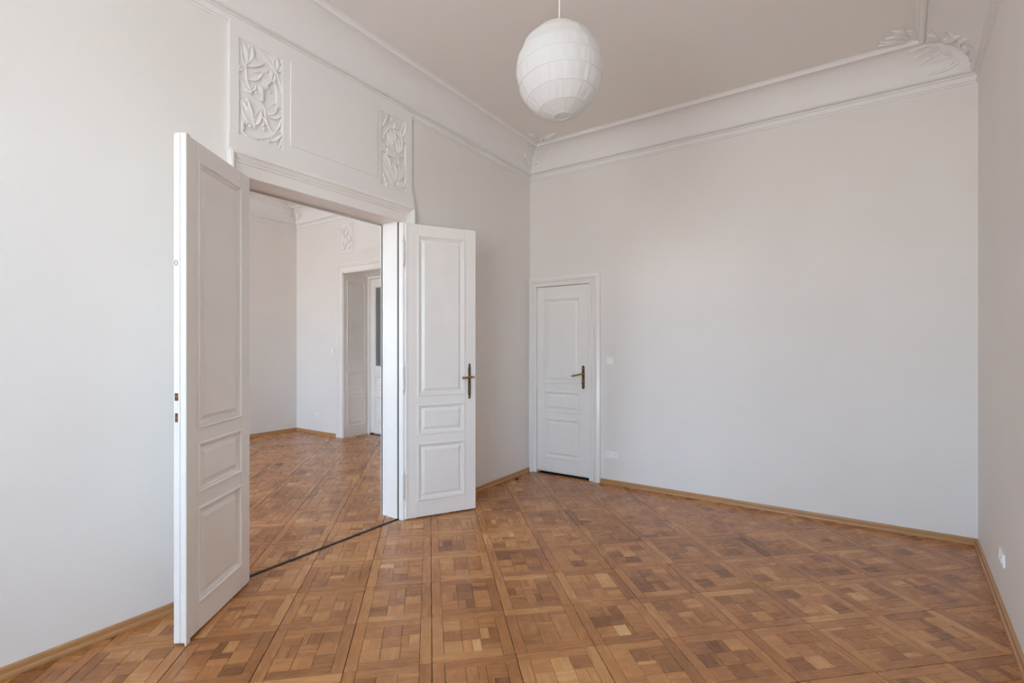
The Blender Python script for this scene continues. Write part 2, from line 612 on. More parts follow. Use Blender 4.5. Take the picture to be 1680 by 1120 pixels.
TOP_A, TOP_B = CEIL + 0.02, B_CEIL + 0.02
wall_boxes('wall_left', [(B_RIGHT, 0, FRONT_Y, OP0 - 0.02, -0.008, B_CEIL), (B_RIGHT, 0, OP1 + 0.02, 0.3, -0.008, B_CEIL),
                         (B_RIGHT, 0, OP0 - 0.02, OP1 + 0.02, OPZ + 0.02, B_CEIL)],
           'off-white plaster wall pierced by the open double doorway')
BD0, BD1, BDZ = 0.090, 0.735, 2.075           # back door opening
wall_boxes('wall_back', [(0, BD0, 0, 0.10, -0.008, TOP_A), (BD1, ROOM_X + 0.2, 0, 0.10, -0.008, TOP_A),
                         (BD0, BD1, 0, 0.10, BDZ, TOP_A), (0, ROOM_X + 0.2, 0.10, 0.3, -0.008, TOP_A)],
           'off-white plaster wall with the closed single door')
mb = MB()
x1, x0 = right_x(FRONT_Y), right_x(0.0)
mb.quadstrip([(x0, 0, -0.008), (x0 + 0.3, 0, -0.008), (x1 + 0.3, FRONT_Y, -0.008), (x1, FRONT_Y, -0.008)],
             [(x0, 0, TOP_A), (x0 + 0.3, 0, TOP_A), (x1 + 0.3, FRONT_Y, TOP_A), (x1, FRONT_Y, TOP_A)])
struct(mb.build('wall_right', 'wall'), 'plain off-white plaster wall with one low double socket', 'wall')

def window_wall(name, xa, xb, wins, top, label):
    bx = []
    xs = [xa] + [v for w in wins for v in w] + [xb]
    for k in range(0, len(xs), 2):
        bx.append((xs[k], xs[k + 1], FRONT_Y - 0.45, FRONT_Y, -0.008, top))
    for w in wins:
        bx.append((w[0], w[1], FRONT_Y - 0.45, FRONT_Y, -0.008, WZ0))
        bx.append((w[0], w[1], FRONT_Y - 0.45, FRONT_Y, WZ1, top))
    return wall_boxes(name, bx, label)
window_wall('wall_front', -0.12, right_x(FRONT_Y) + 0.3, WINDOWS_A, TOP_A, 'plaster outer wall with one tall casement window')
window_wall('wall_adjoining_front', B_LEFT - 0.25, -0.12, WINDOWS_B, TOP_B, 'plaster outer wall of the adjoining room with two windows')
wall_boxes('wall_adjoining_left', [(B_LEFT - 0.25, B_LEFT, FRONT_Y, 0.75, -0.008, TOP_B)],
           'shaded plaster end wall of the adjoining room')
AD0, AD1, ADZ = -3.465, -2.115, 2.555         # recess of the glazed doors in the adjoining room
AD_Y = 0.545
wall_boxes('wall_adjoining_back', [(B_LEFT, AD0, B_BACK, 0.75, -0.008, TOP_B), (AD1, B_RIGHT, B_BACK, 0.75, -0.008, TOP_B),
                                   (AD0, AD1, B_BACK, 0.75, ADZ, TOP_B), (AD0, AD1, AD_Y + 0.07, 0.75, -0.008, ADZ)],
           'bright plaster wall of the adjoining room around the glazed door')
mb = MB(); mb.box(-0.12, ROOM_X + 0.3, FRONT_Y - 0.45, 0.3, CEIL, CEIL + 0.2)
struct(mb.build('ceiling', 'ceiling'), 'plain off-white ceiling with the paper lantern hanging from it', 'ceiling')
mb = MB(); mb.box(B_LEFT - 0.25, -0.12, FRONT_Y - 0.45, 0.75, B_CEIL, B_CEIL + 0.2)
struct(mb.build('ceiling_adjoining', 'ceiling'), 'white ceiling of the adjoining room beyond the doorway', 'ceiling')

# windows (behind the camera, they let the daylight in)
def window(n, x0, x1, label):
    t = thing('window_%d' % n, ((x0 + x1) / 2, FRONT_Y - 0.28, WZ0))
    o = tuple(t.location)
    y0, y1 = FRONT_Y - 0.31, FRONT_Y - 0.25
    w = 0.055
    mb = MB()
    mb.box(x0, x0 + w, y0, y1, WZ0, WZ1); mb.box(x1 - w, x1, y0, y1, WZ0, WZ1)
    mb.box(x0 + w, x1 - w, y0, y1, WZ0, WZ0 + w); mb.box(x0 + w, x1 - w, y0, y1, WZ1 - w, WZ1)
    mb.build('window_frame', 'door', t, offset=o)
    xm, zt = (x0 + x1) / 2, WZ0 + 1.45
    mb = MB(); mb.box(xm - 0.04, xm + 0.04, y0, y1, WZ0 + w, WZ1 - w)
    mb.build('mullion', 'door', t, offset=o)
    for a, b in ((x0 + w, xm - 0.04), (xm + 0.04, x1 - w)):
        mb = MB(); mb.box(a, b, y0, y1, zt - 0.04, zt + 0.04); mb.build('transom', 'door', t, offset=o)
        for c, d in ((WZ0 + w, zt - 0.04), (zt + 0.04, WZ1 - w)):
            mb = MB(); mb.box(a, b, (y0 + y1) / 2 - 0.002, (y0 + y1) / 2 + 0.002, c, d)
            mb.build('pane', 'glass', t, offset=o)
    mb = MB(); mb.bevel_box(x0 + 0.002, x1 - 0.002, FRONT_Y - 0.24, FRONT_Y + 0.03, WZ0 + 0.001, WZ0 + 0.026, 0.006)
    mb.build('window_sill', 'door', t, offset=o)
    struct(t, label, 'window')
window(1, *WINDOWS_A[0], 'white casement window of the room with the paper lantern')
window(3, *WINDOWS_B[0], 'white casement window at the far end of the adjoining room')
window(4, *WINDOWS_B[1], 'white casement window of the adjoining room beside the partition')

# ------------------------------------------------------------------ cornices
def cove_profile(z0, zc):
    """(distance from wall, height): fillets, ovolo, hollow cove, bead on the ceiling."""
    p = [(0.0, z0), (0.008, z0 + 0.001), (0.010, z0 + 0.009), (0.003, z0 + 0.010), (0.003, z0 + 0.016), (0.011, z0 + 0.017),
         (0.011, z0 + 0.022), (0.005, z0 + 0.024), (0.005, z0 + 0.056), (0.018, z0 + 0.057), (0.018, z0 + 0.066), (0.010, z0 + 0.067), (0.010, z0 + 0.072)]
    for k in range(6):
        t = k / 5 * math.pi / 2
        p.append((0.022 + 0.022 * math.sin(t), z0 + 0.073 + 0.018 * (1 - math.cos(t))))
    p += [(0.044, z0 + 0.097), (0.034, z0 + 0.099), (0.034, z0 + 0.106)]
    cx, cz = 0.215, z0 + 0.108
    a, b = cx - 0.034, zc - 0.016 - cz
    for k in range(1, 15):
        t = k / 14 * math.pi / 2
        p.append((cx - a * math.cos(t), cz + b * math.sin(t)))
    r = 0.0125
    for k in range(0, 9):
        t = math.pi + k / 8 * math.pi
        p.append((cx + 0.014 + r * math.cos(t), zc - 0.012 + 1.4 * r * math.sin(t)))
    p += [(cx + 0.030, zc - 0.012), (cx + 0.032, zc - 0.004), (cx + 0.040, zc - 0.004), (cx + 0.042, zc + 0.001)]
    return p
def inset_poly(poly, d, wide=None):
    lines = []
    n = len(poly)
    for i in range(n):
        p, q = poly[i], poly[(i + 1) % n]
        ex, ey = q[0] - p[0], q[1] - p[1]
        L = math.hypot(ex, ey)
        nx, ny = -ey / L, ex / L
        lines.append((nx, ny, nx * p[0] + ny * p[1] + (d if i != wide or d < 0.04 else 0.034 + (d - 0.034) * 1.42)))
    out = []
    for i in range(n):
        a, b = lines[i - 1], lines[i]
        det = a[0] * b[1] - a[1] * b[0]
        out.append(((a[2] * b[1] - a[1] * b[2]) / det, (a[0] * b[2] - a[2] * b[0]) / det))
    return out
def cornice(poly, z0, zc, start, labels, wide=None):
    prof = cove_profile(z0, zc)
    rings = [[(x, y, z) for x, y in inset_poly(poly, d, wide)] for d, z in prof]
    n = len(poly)
    for i in range(n):
        mb = MB()
        a = [r[i] for r in rings]; b = [r[(i + 1) % n] for r in rings]
        mb.quadstrip(a, b, closed=False)
        o = mb.build('trim_%d' % (start + i), 'stucco', smooth='edge')
        struct(o, labels[i], 'cornice')
POLY_A = [(0, FRONT_Y), (right_x(FRONT_Y), FRONT_Y), (ROOM_X, 0), (0, 0)]
cornice(POLY_A, COR, CEIL, 1, ['coved stucco cornice with bead above the window wall',
                               'coved stucco cornice with bead above the plain right wall',
                               'coved stucco cornice with bead above the closed single door wall',
                               'coved stucco cornice with bead above the double doorway wall'], 1)
POLY_B = [(B_LEFT, FRONT_Y), (B_RIGHT, FRONT_Y), (B_RIGHT, B_BACK), (B_LEFT, B_BACK)]
cornice(POLY_B, B_COR, B_CEIL, 5, ['adjoining room cornice above its window wall', 'adjoining room cornice above the partition wall',
                                   'adjoining room cornice above the glazed door', 'adjoining room cornice above the shaded end wall'])

# ------------------------------------------------------------------ baseboards
SKIRT = [(0.0, 0.046), (0.009, 0.046), (0.013, 0.043), (0.0145, 0.037), (0.0145, 0.021), (0.017, 0.018),
         (0.0215, 0.014), (0.0235, 0.008), (0.024, 0.0)]
def baseboard(name, p, q, label, m0=0.0, m1=0.0):
    """Along the wall from p to q, the room on the left; m0/m1 = mitre (1 inside corner)."""
    d = Vector((q[0] - p[0], q[1] - p[1])); L = d.length; d /= L
    n = Vector((-d.y, d.x))
    mb = MB()
    A, B = [], []
    for t, z in SKIRT:
        a = Vector(p) + n * t + d * (t * m0); b = Vector(q) + n * t - d * (t * m1)
        A.append((a.x, a.y, z)); B.append((b.x, b.y, z))
    A.append((p[0], p[1], 0.0)); B.append((q[0], q[1], 0.0))
    start = len(mb.f)
    mb.quadstrip(A, B)
    mb.poly(A[::-1]); mb.poly(B)
    for fc in mb.f:
        for vi in fc:
            v = Vector(mb.v[vi][:2]) - Vector(p)
            mb.uv.append((v.dot(d), v.dot(n) + mb.v[vi][2] * 1.3))
    return struct(mb.build(name, 'skirting'), label, 'baseboard')
CAS0, CAS1 = -3.300, -1.830                   # outer edges of the double door casing
baseboard('baseboard_back', (ROOM_X, 0), (0.868, 0), 'oak baseboard under the light switch wall', 1, 0)
baseboard('baseboard_left', (0, 0), (0, CAS1), 'short oak baseboard behind the open right leaf', 0, 0)
baseboard('baseboard_left_front', (0, CAS0), (0, FRONT_Y), 'oak baseboard behind the open leaf with lock slots', 0, 1)
baseboard('baseboard_right', (right_x(FRONT_Y), FRONT_Y), (ROOM_X, 0), 'oak baseboard below the low wall socket', 1, 1)
baseboard('baseboard_front', (0, FRONT_Y), (right_x(FRONT_Y), FRONT_Y), 'oak baseboard under the windows', 1, 1)
baseboard('baseboard_adjoining_left', (B_LEFT, B_BACK), (B_LEFT, FRONT_Y), 'oak baseboard of the shaded adjoining wall', 1, 0)
baseboard('baseboard_adjoining_back', (AD0 - 0.125, B_BACK), (B_LEFT, B_BACK), 'orange oak baseboard beside the recessed glazed door', 0, 1)
baseboard('baseboard_adjoining_right', (B_RIGHT, FRONT_Y), (B_RIGHT, OP0 - 0.15), 'adjoining room baseboard along the partition', 0, 0)

# ------------------------------------------------------------------ door casings
def casing(mb, a0, a1, ztop, prof, fn, kh=1.0, zb=0.0):
    """Sweeps prof = (outward offset, protrusion) along jamb, head and jamb with mitres."""
    paths = []
    for w, h in prof:
        paths.append([fn(a0 - w, zb, h), fn(a0 - w, ztop + w * kh, h), fn(a1 + w, ztop + w * kh, h), fn(a1 + w, zb, h)])
    for p, q in zip(paths, paths[1:]):
        mb.quadstrip(p, q, closed=False)
    # feet
    mb.poly([p[0] for p in paths][::-1]); mb.poly([p[3] for p in paths])

CP = [(0.0, -0.045), (0.0, -0.004), (0.003, 0.002), (0.056, 0.003), (0.057, 0.012), (0.062, 0.014), (0.063, 0.010), (0.066, 0.010),
      (0.070, 0.018), (0.078, 0.026), (0.086, 0.034), (0.0865, 0.044), (0.094, 0.046), (0.0945, 0.038), (0.100, 0.037), (0.105, 0.030), (0.105, 0.0)]
mb = MB()
casing(mb, OP0, OP1, OPZ, CP, lambda a, z, h: (h, a, z), kh=1.30)
struct(mb.build('trim_9', 'door', smooth='edge'), 'white moulded casing around the open double doorway', 'door casing')
# lining boards of the doorway
mb = MB()
mb.box(B_RIGHT - 0.012, -0.062, OP1, OP1 + 0.021, 0.0, OPZ + 0.012)
struct(mb.build('trim_10', 'door'), 'white jamb board of the doorway beside the brass-handled leaf', 'door jamb')
mb = MB()
mb.box(B_RIGHT - 0.012, -0.062, OP0 - 0.021, OP0, 0.0, OPZ + 0.012)
struct(mb.build('trim_11', 'door'), 'white jamb board of the doorway behind the leaf with lock slots', 'door jamb')
mb = MB()
mb.box(B_RIGHT - 0.012, -0.062, OP0, OP1, OPZ + 0.012, OPZ + 0.021)
mb.box(-0.046, -0.004, OP0, OP1, OPZ + 0.004, OPZ + 0.021)
struct(mb.build('trim_12', 'door'), 'white soffit board over the open doorway', 'door head')
mb = MB()
casing(mb, OP0, OP1, OPZ, [(0.0, 0.0), (0.0, 0.02), (0.08, 0.02), (0.085, 0.03), (0.105, 0.03), (0.105, 0.0)],
       lambda a, z, h: (B_RIGHT - h, a, z), kh=1.3)
struct(mb.build('trim_13', 'door'), 'white casing of the doorway on the adjoining room side', 'door casing')
# black sealing strip in the rebate and across the floor
t = thing('trim_23', (STRIP_X, (OP0 + OP1) / 2, 0))
o = tuple(t.location)
mb = MB(); mb.bevel_box(STRIP_X - 0.012, STRIP_X + 0.010, OP0, OP1, -0.004, 0.006, 0.002); mb.build('threshold_strip', 'black', t, offset=o)
for y0, y1 in ((OP1 + 0.001, OP1 + 0.018), (OP0 - 0.018, OP0 - 0.001)):
    mb = MB(); mb.box(-0.0615, -0.0455, y0, y1, 0.0, OPZ + 0.010); mb.build('jamb_strip', 'black', t, offset=o)
mb = MB(); mb.box(-0.0615, -0.0465, OP0, OP1, OPZ + 0.010, OPZ + 0.020); mb.build('head_strip', 'black', t, offset=o)
struct(t, 'thin black rubber strip across the threshold and up the jambs', 'sealing strip')

# ------------------------------------------------------------------ overdoor with stucco reliefs
BLK = 0.022
mb = MB()
y_l0, y_l1, y_r0, y_r1 = -3.245, -2.970, -2.178, -1.921
zr0, zr1 = 2.640, 3.222
for b in ((-3.295, y_l0), (y_l1, y_r0), (y_r1, -1.860)):
    mb.box(0.0, BLK, b[0], b[1], 2.60, 3.30)
for b in ((y_l0, y_l1), (y_r0, y_r1)):
    mb.box(0.0, BLK, b[0], b[1], zr1, 3.30); mb.box(0.0, BLK, b[0], b[1], 2.60, zr0)
ob = mb.build('trim_14', 'stucco')
struct(ob, 'flat stucco overdoor block between casing and cornice', 'overdoor panel')
mb = MB()
rect_rings(mb, -2.923, -2.217, 2.690, 3.224, [(0, BLK - 0.002), (0.0, BLK + 0.007), (0.003, BLK + 0.008)],
           lambda a, z, h: (h, a, z))
pf = mb.build('raised_field', 'stucco', ob)
mb = MB()
mb.box(0.0, 0.030, -3.303, -1.838, OPZ + 0.125, 2.645)
struct(mb.build('trim_15', 'stucco'), 'plain stucco band directly above the double door casing', 'trim band')

def leaf_mesh(mb, base, tip, width, nrm, h, bend=0.0, n=7, fold=0.25):
    """Pointed leaf from base to tip on a surface with normal nrm: rounded ridge, sunken rim."""
    base, tip, nrm = Vector(base), Vector(tip), Vector(nrm).normalized()
    d = tip - base; L = d.length; d /= L
    s = nrm.cross(d).normalized()
    rows = []
    for k in range(n + 1):
        t = k / n
        w = width * (math.sin(math.pi * min(1, t ** 0.85)) ** 0.8) * 0.5 if 0 < t < 1 else 0.0
        w = max(w, width * 0.03)
        c = base + d * (L * t) + s * (bend * L * 4 * t * (1 - t))
        hh = h * (0.35 + 0.65 * math.sin(math.pi * (0.12 + 0.76 * t)))
        rows.append([tuple(c - s * w - nrm * 0.002), tuple(c - s * w * 0.92 + nrm * hh), tuple(c + nrm * hh * (1 - fold)),
                     tuple(c + s * w * 0.92 + nrm * hh * 0.85), tuple(c + s * w - nrm * 0.002)])
    for a, b in zip(rows, rows[1:]):
        mb.quadstrip(a, b, closed=False)
    mb.poly(rows[0][::-1]); mb.poly(rows[-1])

def smooth_path(pts, per=5):
    pts = [Vector(p) for p in pts]
    out = []
    for i in range(len(pts) - 1):
        p0 = pts[max(i - 1, 0)]; p1 = pts[i]; p2 = pts[i + 1]; p3 = pts[min(i + 2, len(pts) - 1)]
        for k in range(per):
            t = k / per
            out.append(0.5 * ((2 * p1) + (-p0 + p2) * t + (2 * p0 - 5 * p1 + 4 * p2 - p3) * t * t + (-p0 + 3 * p1 - 3 * p2 + p3) * t ** 3))
    out.append(pts[-1])
    return out

def relief(label, corners, y0, y1, leaves, stems, berries, bands):
    (tlx, tly), (blx, bly), (trx, tr_y), (brx, bry) = corners
    xb = 0.008
    t = thing('relief_panel', (xb, (y0 + y1) / 2, zr0))
    o = tuple(t.location)
    def uv(p, h=0.0):
        u = (p[0] - tlx) / (trx - tlx)
        u = min(max(u, 0.015), 0.985)
        top, bot = tly + (tr_y - tly) * u, bly + (bry - bly) * u
        v = min(max((p[1] - top) / (bot - top), 0.01), 0.99)
        return (xb + h, y0 + (y1 - y0) * u, zr1 - (zr1 - zr0) * v)
    mb = MB(); mb.box(0.001, xb, y0 + 0.0005, y1 - 0.0005, zr0 + 0.0005, zr1 - 0.0005); mb.build('backing', 'stucco', t, offset=o)
    mb = MB()
    rect_rings(mb, y0, y1, zr0, zr1, [(0.0, BLK - 0.002), (0.005, BLK - 0.003), (0.008, BLK - 0.008), (0.008, xb - 0.001)],
               lambda a, z, h: (h, a, z), cap=False)
    mb.build('frame', 'stucco', t, offset=o)
    for (a, b, w, *bd) in leaves:
        mb = MB()
        leaf_mesh(mb, uv(a), uv(b), w * 0.78, (1, 0, 0), 0.017, bd[0] if bd else 0.0, fold=0.5)
        mb.build('leaf', 'stucco', t, offset=o, smooth='edge')
    for pts in stems:
        mb = MB(); mb.tube(smooth_path([uv(p, 0.004) for p in pts]), 0.0065, 6); mb.build('stem', 'stucco', t, offset=o, smooth='edge')
    for p in berries:
        mb = MB()
        c = uv(p, 0.010)
        mb.lathe([(-0.009, 0.002), (-0.007, 0.006), (0.0, 0.009), (0.007, 0.006), (0.009, 0.002)], c, (1, 0, 0), 8)
        mb.build('berry', 'stucco', t, offset=o, smooth='all')
    for p, q, h in bands:
        a, b = uv(p), uv(q)
        mb = MB()
        mb.bevel_box(xb - 0.002, xb + h, min(a[1], b[1]), max(a[1], b[1]), min(a[2], b[2]), max(a[2], b[2]), 0.003)
        mb.build('band', 'stucco', t, offset=o)
    return tag(t, label, 'relief', kind='structure')

relief('stucco plant relief with a long curved ribbon, over the leaf with lock slots',
       ((120, 90), (120, 925), (487, 275), (487, 1050)), y_l0, y_l1,
       [((178, 330), (152, 130), .052), ((178, 325), (220, 152), .040, -.06), ((185, 335), (332, 308), .062, .06),
        ((192, 448), (315, 385), .062, -.03), ((330, 492), (380, 368), .072), ((375, 470), (412, 395), .034, -.08),
        ((430, 372), (428, 248), .040, .04), ((445, 385), (480, 312), .034), ((450, 410), (482, 520), .030),
        ((240, 838), (142, 615), .060, .05), ((246, 838), (188, 608), .040, .05), ((250, 835), (300, 700), .056),
        ((340, 742), (437, 650), .066, -.04), ((345, 748), (482, 735), .070, -.04), ((352, 838), (305, 755), .036),
        ((370, 968), (482, 898), .052), ((440, 1032), (474, 925), .036), ((215, 545), (160, 480), .030), ((240, 545), (250, 480), .026),
        ((290, 560), (265, 490), .026), ((360, 520), (300, 420), .028), ((150, 350), (125, 380), .022)],
       [[(180, 330), (186, 390), (190, 450), (215, 510), (232, 555)], [(300, 212), (370, 300), (440, 400), (470, 470), (486, 530)],
        [(155, 545), (240, 600), (325, 668), (338, 750), (370, 850), (410, 905)],
        [(150, 885), (195, 925), (280, 945), (380, 925), (455, 850), (478, 780)], [(122, 400), (150, 470), (200, 530)],
        [(400, 420), (430, 500), (440, 600), (432, 690)], [(330, 335), (385, 385), (440, 540)]],
       [(215, 555), (260, 562), (288, 570), (342, 520), (372, 552), (352, 505), (182, 820), (210, 842), (246, 850), (318, 830), (326, 866),
        (200, 940), (225, 955), (255, 962), (300, 968), (365, 968), (130, 345)],
       [((226, 205), (242, 285), .016), ((298, 515), (316, 635), .018), ((142, 795), (160, 885), .018), ((436, 545), (486, 700), .010)])
relief('stucco plant relief with a square plaque, over the leaf with brass handle',
       ((168, 110), (165, 895), (430, 245), (435, 985)), y_r0, y_r1,
       [((178, 285), (238, 130), .040, .06), ((385, 405), (425, 238), .056), ((385, 408), (352, 330), .030),
        ((288, 465), (232, 340), .042), ((292, 462), (262, 312), .036), ((312, 440), (295, 320), .030), ((360, 566), (335, 392), .044),
        ((372, 560), (382, 405), .034), ((380, 545), (415, 465), .030), ((332, 842), (402, 650), .085, -.06), ((322, 832), (298, 655), .046),
        ((268, 742), (215, 560), .046), ((262, 738), (290, 640), .034), ((320, 858), (178, 600), .080, .02), ((222, 912), (176, 745), .040, .05),
        ((300, 905), (250, 860), .032), ((400, 975), (360, 930), .036), ((345, 690), (330, 610), .030), ((410, 605), (355, 612), .022)],
       [[(205, 420), (212, 355), (262, 305), (335, 340), (390, 410), (422, 460)], [(182, 282), (240, 245), (300, 250)],
        [(330, 842), (290, 740), (280, 660)], [(330, 842), (318, 700), (318, 620)], [(190, 800), (215, 890), (225, 915)],
        [(270, 860), (320, 930), (325, 950)]],
       [(236, 476), (280, 472), (282, 490), (400, 440), (415, 455), (372, 836), (358, 830), (190, 395), (275, 205), (300, 215), (225, 880)],
       [((300, 250), (352, 330), .014), ((222, 505), (322, 620), .020), ((166, 440), (212, 555), .012), ((340, 845), (424, 930), .018)])
# relief of the adjoining room over its door (same type, seen small)
AR0, AR1, ARZ0, ARZ1 = -3.505, -3.235, 2.850, 3.305
t = thing('relief_panel', ((AR0 + AR1) / 2, B_BACK, ARZ0))
o = tuple(t.location)
mb = MB()
rect_rings(mb, AR0, AR1, ARZ0, ARZ1, [(-0.010, 0.0), (-0.008, -0.006), (0.0, -0.006), (0.004, -0.001)], lambda a, z, h: (a, B_BACK + h, z))
mb.build('backing', 'stucco', t, offset=o)
arng = random.Random(4)
AU = lambda u, v: (AR0 + (AR1 - AR0) * u, B_BACK - 0.001, ARZ0 + (ARZ1 - ARZ0) * v)
for a, b, w in (((.2, .1), (.15, .45), .04), ((.2, .1), (.5, .35), .05), ((.6, .3), (.9, .55), .05), ((.55, .3), (.45, .6), .05),
                ((.3, .5), (.2, .7), .04), ((.4, .55), (.7, .8), .05), ((.75, .6), (.95, .35), .04), ((.6, .12), (.9, .22), .05), ((.5, .7), (.4, .93), .04)):
    mb = MB(); leaf_mesh(mb, AU(*a), AU(*b), w, (0, -1, 0), 0.013); mb.build('leaf', 'stucco', t, offset=o, smooth='edge')
for c in ((.2, .78), (.22, .27), (.88, .93)):
    mb = MB()
    p = [(AU(*c)[0] + 0.030 * math.cos(k / 12 * 2 * math.pi), B_BACK - 0.006, AU(*c)[2] + 0.030 * math.sin(k / 12 * 2 * math.pi)) for k in range(13)]
    mb.tube(p, 0.007, 6); mb.build('rosette', 'stucco', t, offset=o, smooth='all')
tag(t, 'small stucco relief with round rosettes above the glazed door', 'relief', kind='structure')
mb = MB()
rect_rings(mb, -3.135, -2.35, 2.862, 3.32, [(0.0, 0.001), (0.0, -0.007), (0.004, -0.008)], lambda a, z, h: (a, B_BACK + h, z))
struct(mb.build('trim_16', 'stucco'), 'raised stucco field above the glazed door of the adjoining room', 'overdoor panel')

# ------------------------------------------------------------------ stucco sprays in the cornice corners
def corner_spray(name, corner, da, db, z0, zc, seed, label, wide=1.0):
    """Leaves, stems and berries on the two coves and the ceiling of a corner.
    da, db: unit directions along the two walls away from the corner."""
    rng = random.Random(seed)
    prof = [p for p in cove_profile(z0, zc)][21:36]
    t = thing(name, (corner[0], corner[1], z0 + 0.11))
    o = tuple(t.location)
    A, B, C = Vector((*da, 0)), Vector((*db, 0)), Vector((*corner, 0))
    def cove(side, a, s):
        """side 0: wall along A (inwards B); s 0..1 up the cove, >1 out on the ceiling."""
        along, inw = (A, B) if side == 0 else (B, A)
        if s <= 1:
            k = s * (len(prof) - 1); i = min(int(k), len(prof) - 2); f = k - i
            d = prof[i][0] + (prof[i + 1][0] - prof[i][0]) * f
            z = prof[i][1] + (prof[i + 1][1] - prof[i][1]) * f
            td = prof[i + 1][0] - prof[i][0]; tz = prof[i + 1][1] - prof[i][1]
            n = inw * tz + Vector((0, 0, -td)); n.normalize()
        else:
            d = prof[-1][0] + 0.035 + (s - 1) * 0.3; z = zc; n = Vector((0, 0, -1))
        a = max(a, d * 0.98 * (wide if side == 0 else 1 / wide))
        if side == 1: d = 0.034 + (d - 0.034) * wide
        else: a = a + (wide - 1) * 0.10
        p = C + along * a + inw * d; p.z = z
        return p, n
    def leaf(side, a0, s0, a1, s1, w, h=0.020):
        p, n0 = cove(side, a0, s0); q, n1 = cove(side, a1, s1)
        mb = MB(); leaf_mesh(mb, p, q, w, n0 + n1, h, rng.uniform(-.08, .08)); mb.build('leaf', 'stucco', t, offset=o, smooth='edge')
    for side in (0, 1):
        for k in range(8):
            s0 = 0.15 + 0.1 * k
            a0 = 0.06 + 0.02 * k
            s1 = min(0.98, max(0.04, s0 + rng.uniform(-.25, .3)))
            leaf(side, a0, min(s0, .95), a0 + rng.uniform(.08, .17), s1, rng.uniform(.024, .038))
        for k in range(7):
            a0 = 0.29 + 0.018 * k
            leaf(side, a0, 1.03 + 0.03 * k, a0 + rng.uniform(.05, .15), 1.06 + rng.uniform(.0, .35), rng.uniform(.020, .034))
        for k in range(3):
            pts = [cove(side, 0.03 + 0.05 * m * (1 + .4 * k), min(0.95, 0.2 + 0.22 * k + 0.08 * m))[0] for m in range(5)]
            mb = MB(); mb.tube(smooth_path(pts, 3), 0.0045, 6); mb.build('stem', 'stucco', t, offset=o, smooth='edge')
        for k in range(5):
            p, n = cove(side, rng.uniform(.06, .26), rng.uniform(.2, .95))
            mb = MB(); mb.lathe([(-.006, .003), (0, .010), (.006, .009), (.011, .003)], p, n, 8); mb.build('berry', 'stucco', t, offset=o, smooth='all')
        for k in range(3):
            p, n = cove(side, rng.uniform(.27, .36), rng.uniform(1.0, 1.15))
            mb = MB(); mb.lathe([(-.006, .003), (0, .010), (.006, .009), (.011, .003)], p, n, 8); mb.build('berry', 'stucco', t, offset=o, smooth='all')
    return tag(t, label, 'ornament', kind='structure')
corner_spray('corner_ornament', (0, 0), (1, 0), (0, -1), COR, CEIL, 3, 'stucco leaf spray in the cornice corner above the single door')
rl = math.hypot(RW_TAN, 1)
corner_spray('corner_ornament', (ROOM_X, 0), (-1, 0), (-RW_TAN / rl, -1 / rl), COR, CEIL, 8, 'stucco leaf spray in the cornice corner beside the plain right wall', 1.42)
corner_spray('corner_ornament', (B_LEFT, B_BACK), (1, 0), (0, -1), B_COR, B_CEIL, 5, 'stucco leaf spray in the cornice corner of the adjoining room')

# ------------------------------------------------------------------ panelled doors
def panel_part(t, s0, s1, z0, z1, th, name='panel'):
    """Raised panel with bolection mouldings on both faces; th = leaf thickness."""
    mb = MB()
    for sg in (-1, 1):
        fn = lambda a, z, h, sg=sg: (a, sg * h, z)
        rect_rings(mb, s0 + 0.004, s1 - 0.004, z0 + 0.004, z1 - 0.004,
                   [(0.0, th / 2 - 0.015), (0.031, th / 2 - 0.015), (0.0315, th / 2 - 0.012), (0.050, th / 2 - 0.002), (0.0515, th / 2 - 0.0005), (0.054, th / 2 - 0.0005)], fn)
    p = mb.build(name, 'door', t)
    mb = MB()
    for sg in (-1, 1):
        fn = lambda a, z, h, sg=sg: (a, sg * h, z)
        rect_rings(mb, s0, s1, z0, z1,
                   [(-0.006, th / 2 - 0.001), (-0.006, th / 2 + 0.005), (-0.001, th / 2 + 0.008), (0.006, th / 2 + 0.007), (0.010, th / 2 + 0.001),
                    (0.0105, th / 2 - 0.004), (0.014, th / 2 - 0.005), (0.0145, th / 2 - 0.001), (0.018, th / 2 - 0.002), (0.022, th / 2 - 0.007), (0.027, th / 2 - 0.0155)], fn, cap=False)
    mb.build('moulding', 'door', p, smooth='edge')
    return p
def leaf_body(t, W, z0, z1, th, cols, rows):
    """Stiles and rails around the panel openings."""
    s0, s1 = cols
    mb = MB(); mb.bevel_box(0, s0, -th / 2, th / 2, z0, z1, 0.003); mb.build('stile', 'door', t)
    mb = MB(); mb.bevel_box(s1, W, -th / 2, th / 2, z0, z1, 0.003); mb.build('stile', 'door', t)
    zs = [z0] + [v for r in rows for v in r] + [z1]
    for k in range(0, len(zs), 2):
        mb = MB(); mb.box(s0, s1, -th / 2, th / 2, zs[k] + (0.002 if k == 0 else 0), zs[k + 1] - (0.002 if k == len(zs) - 2 else 0))
        mb.build('rail', 'door', t)
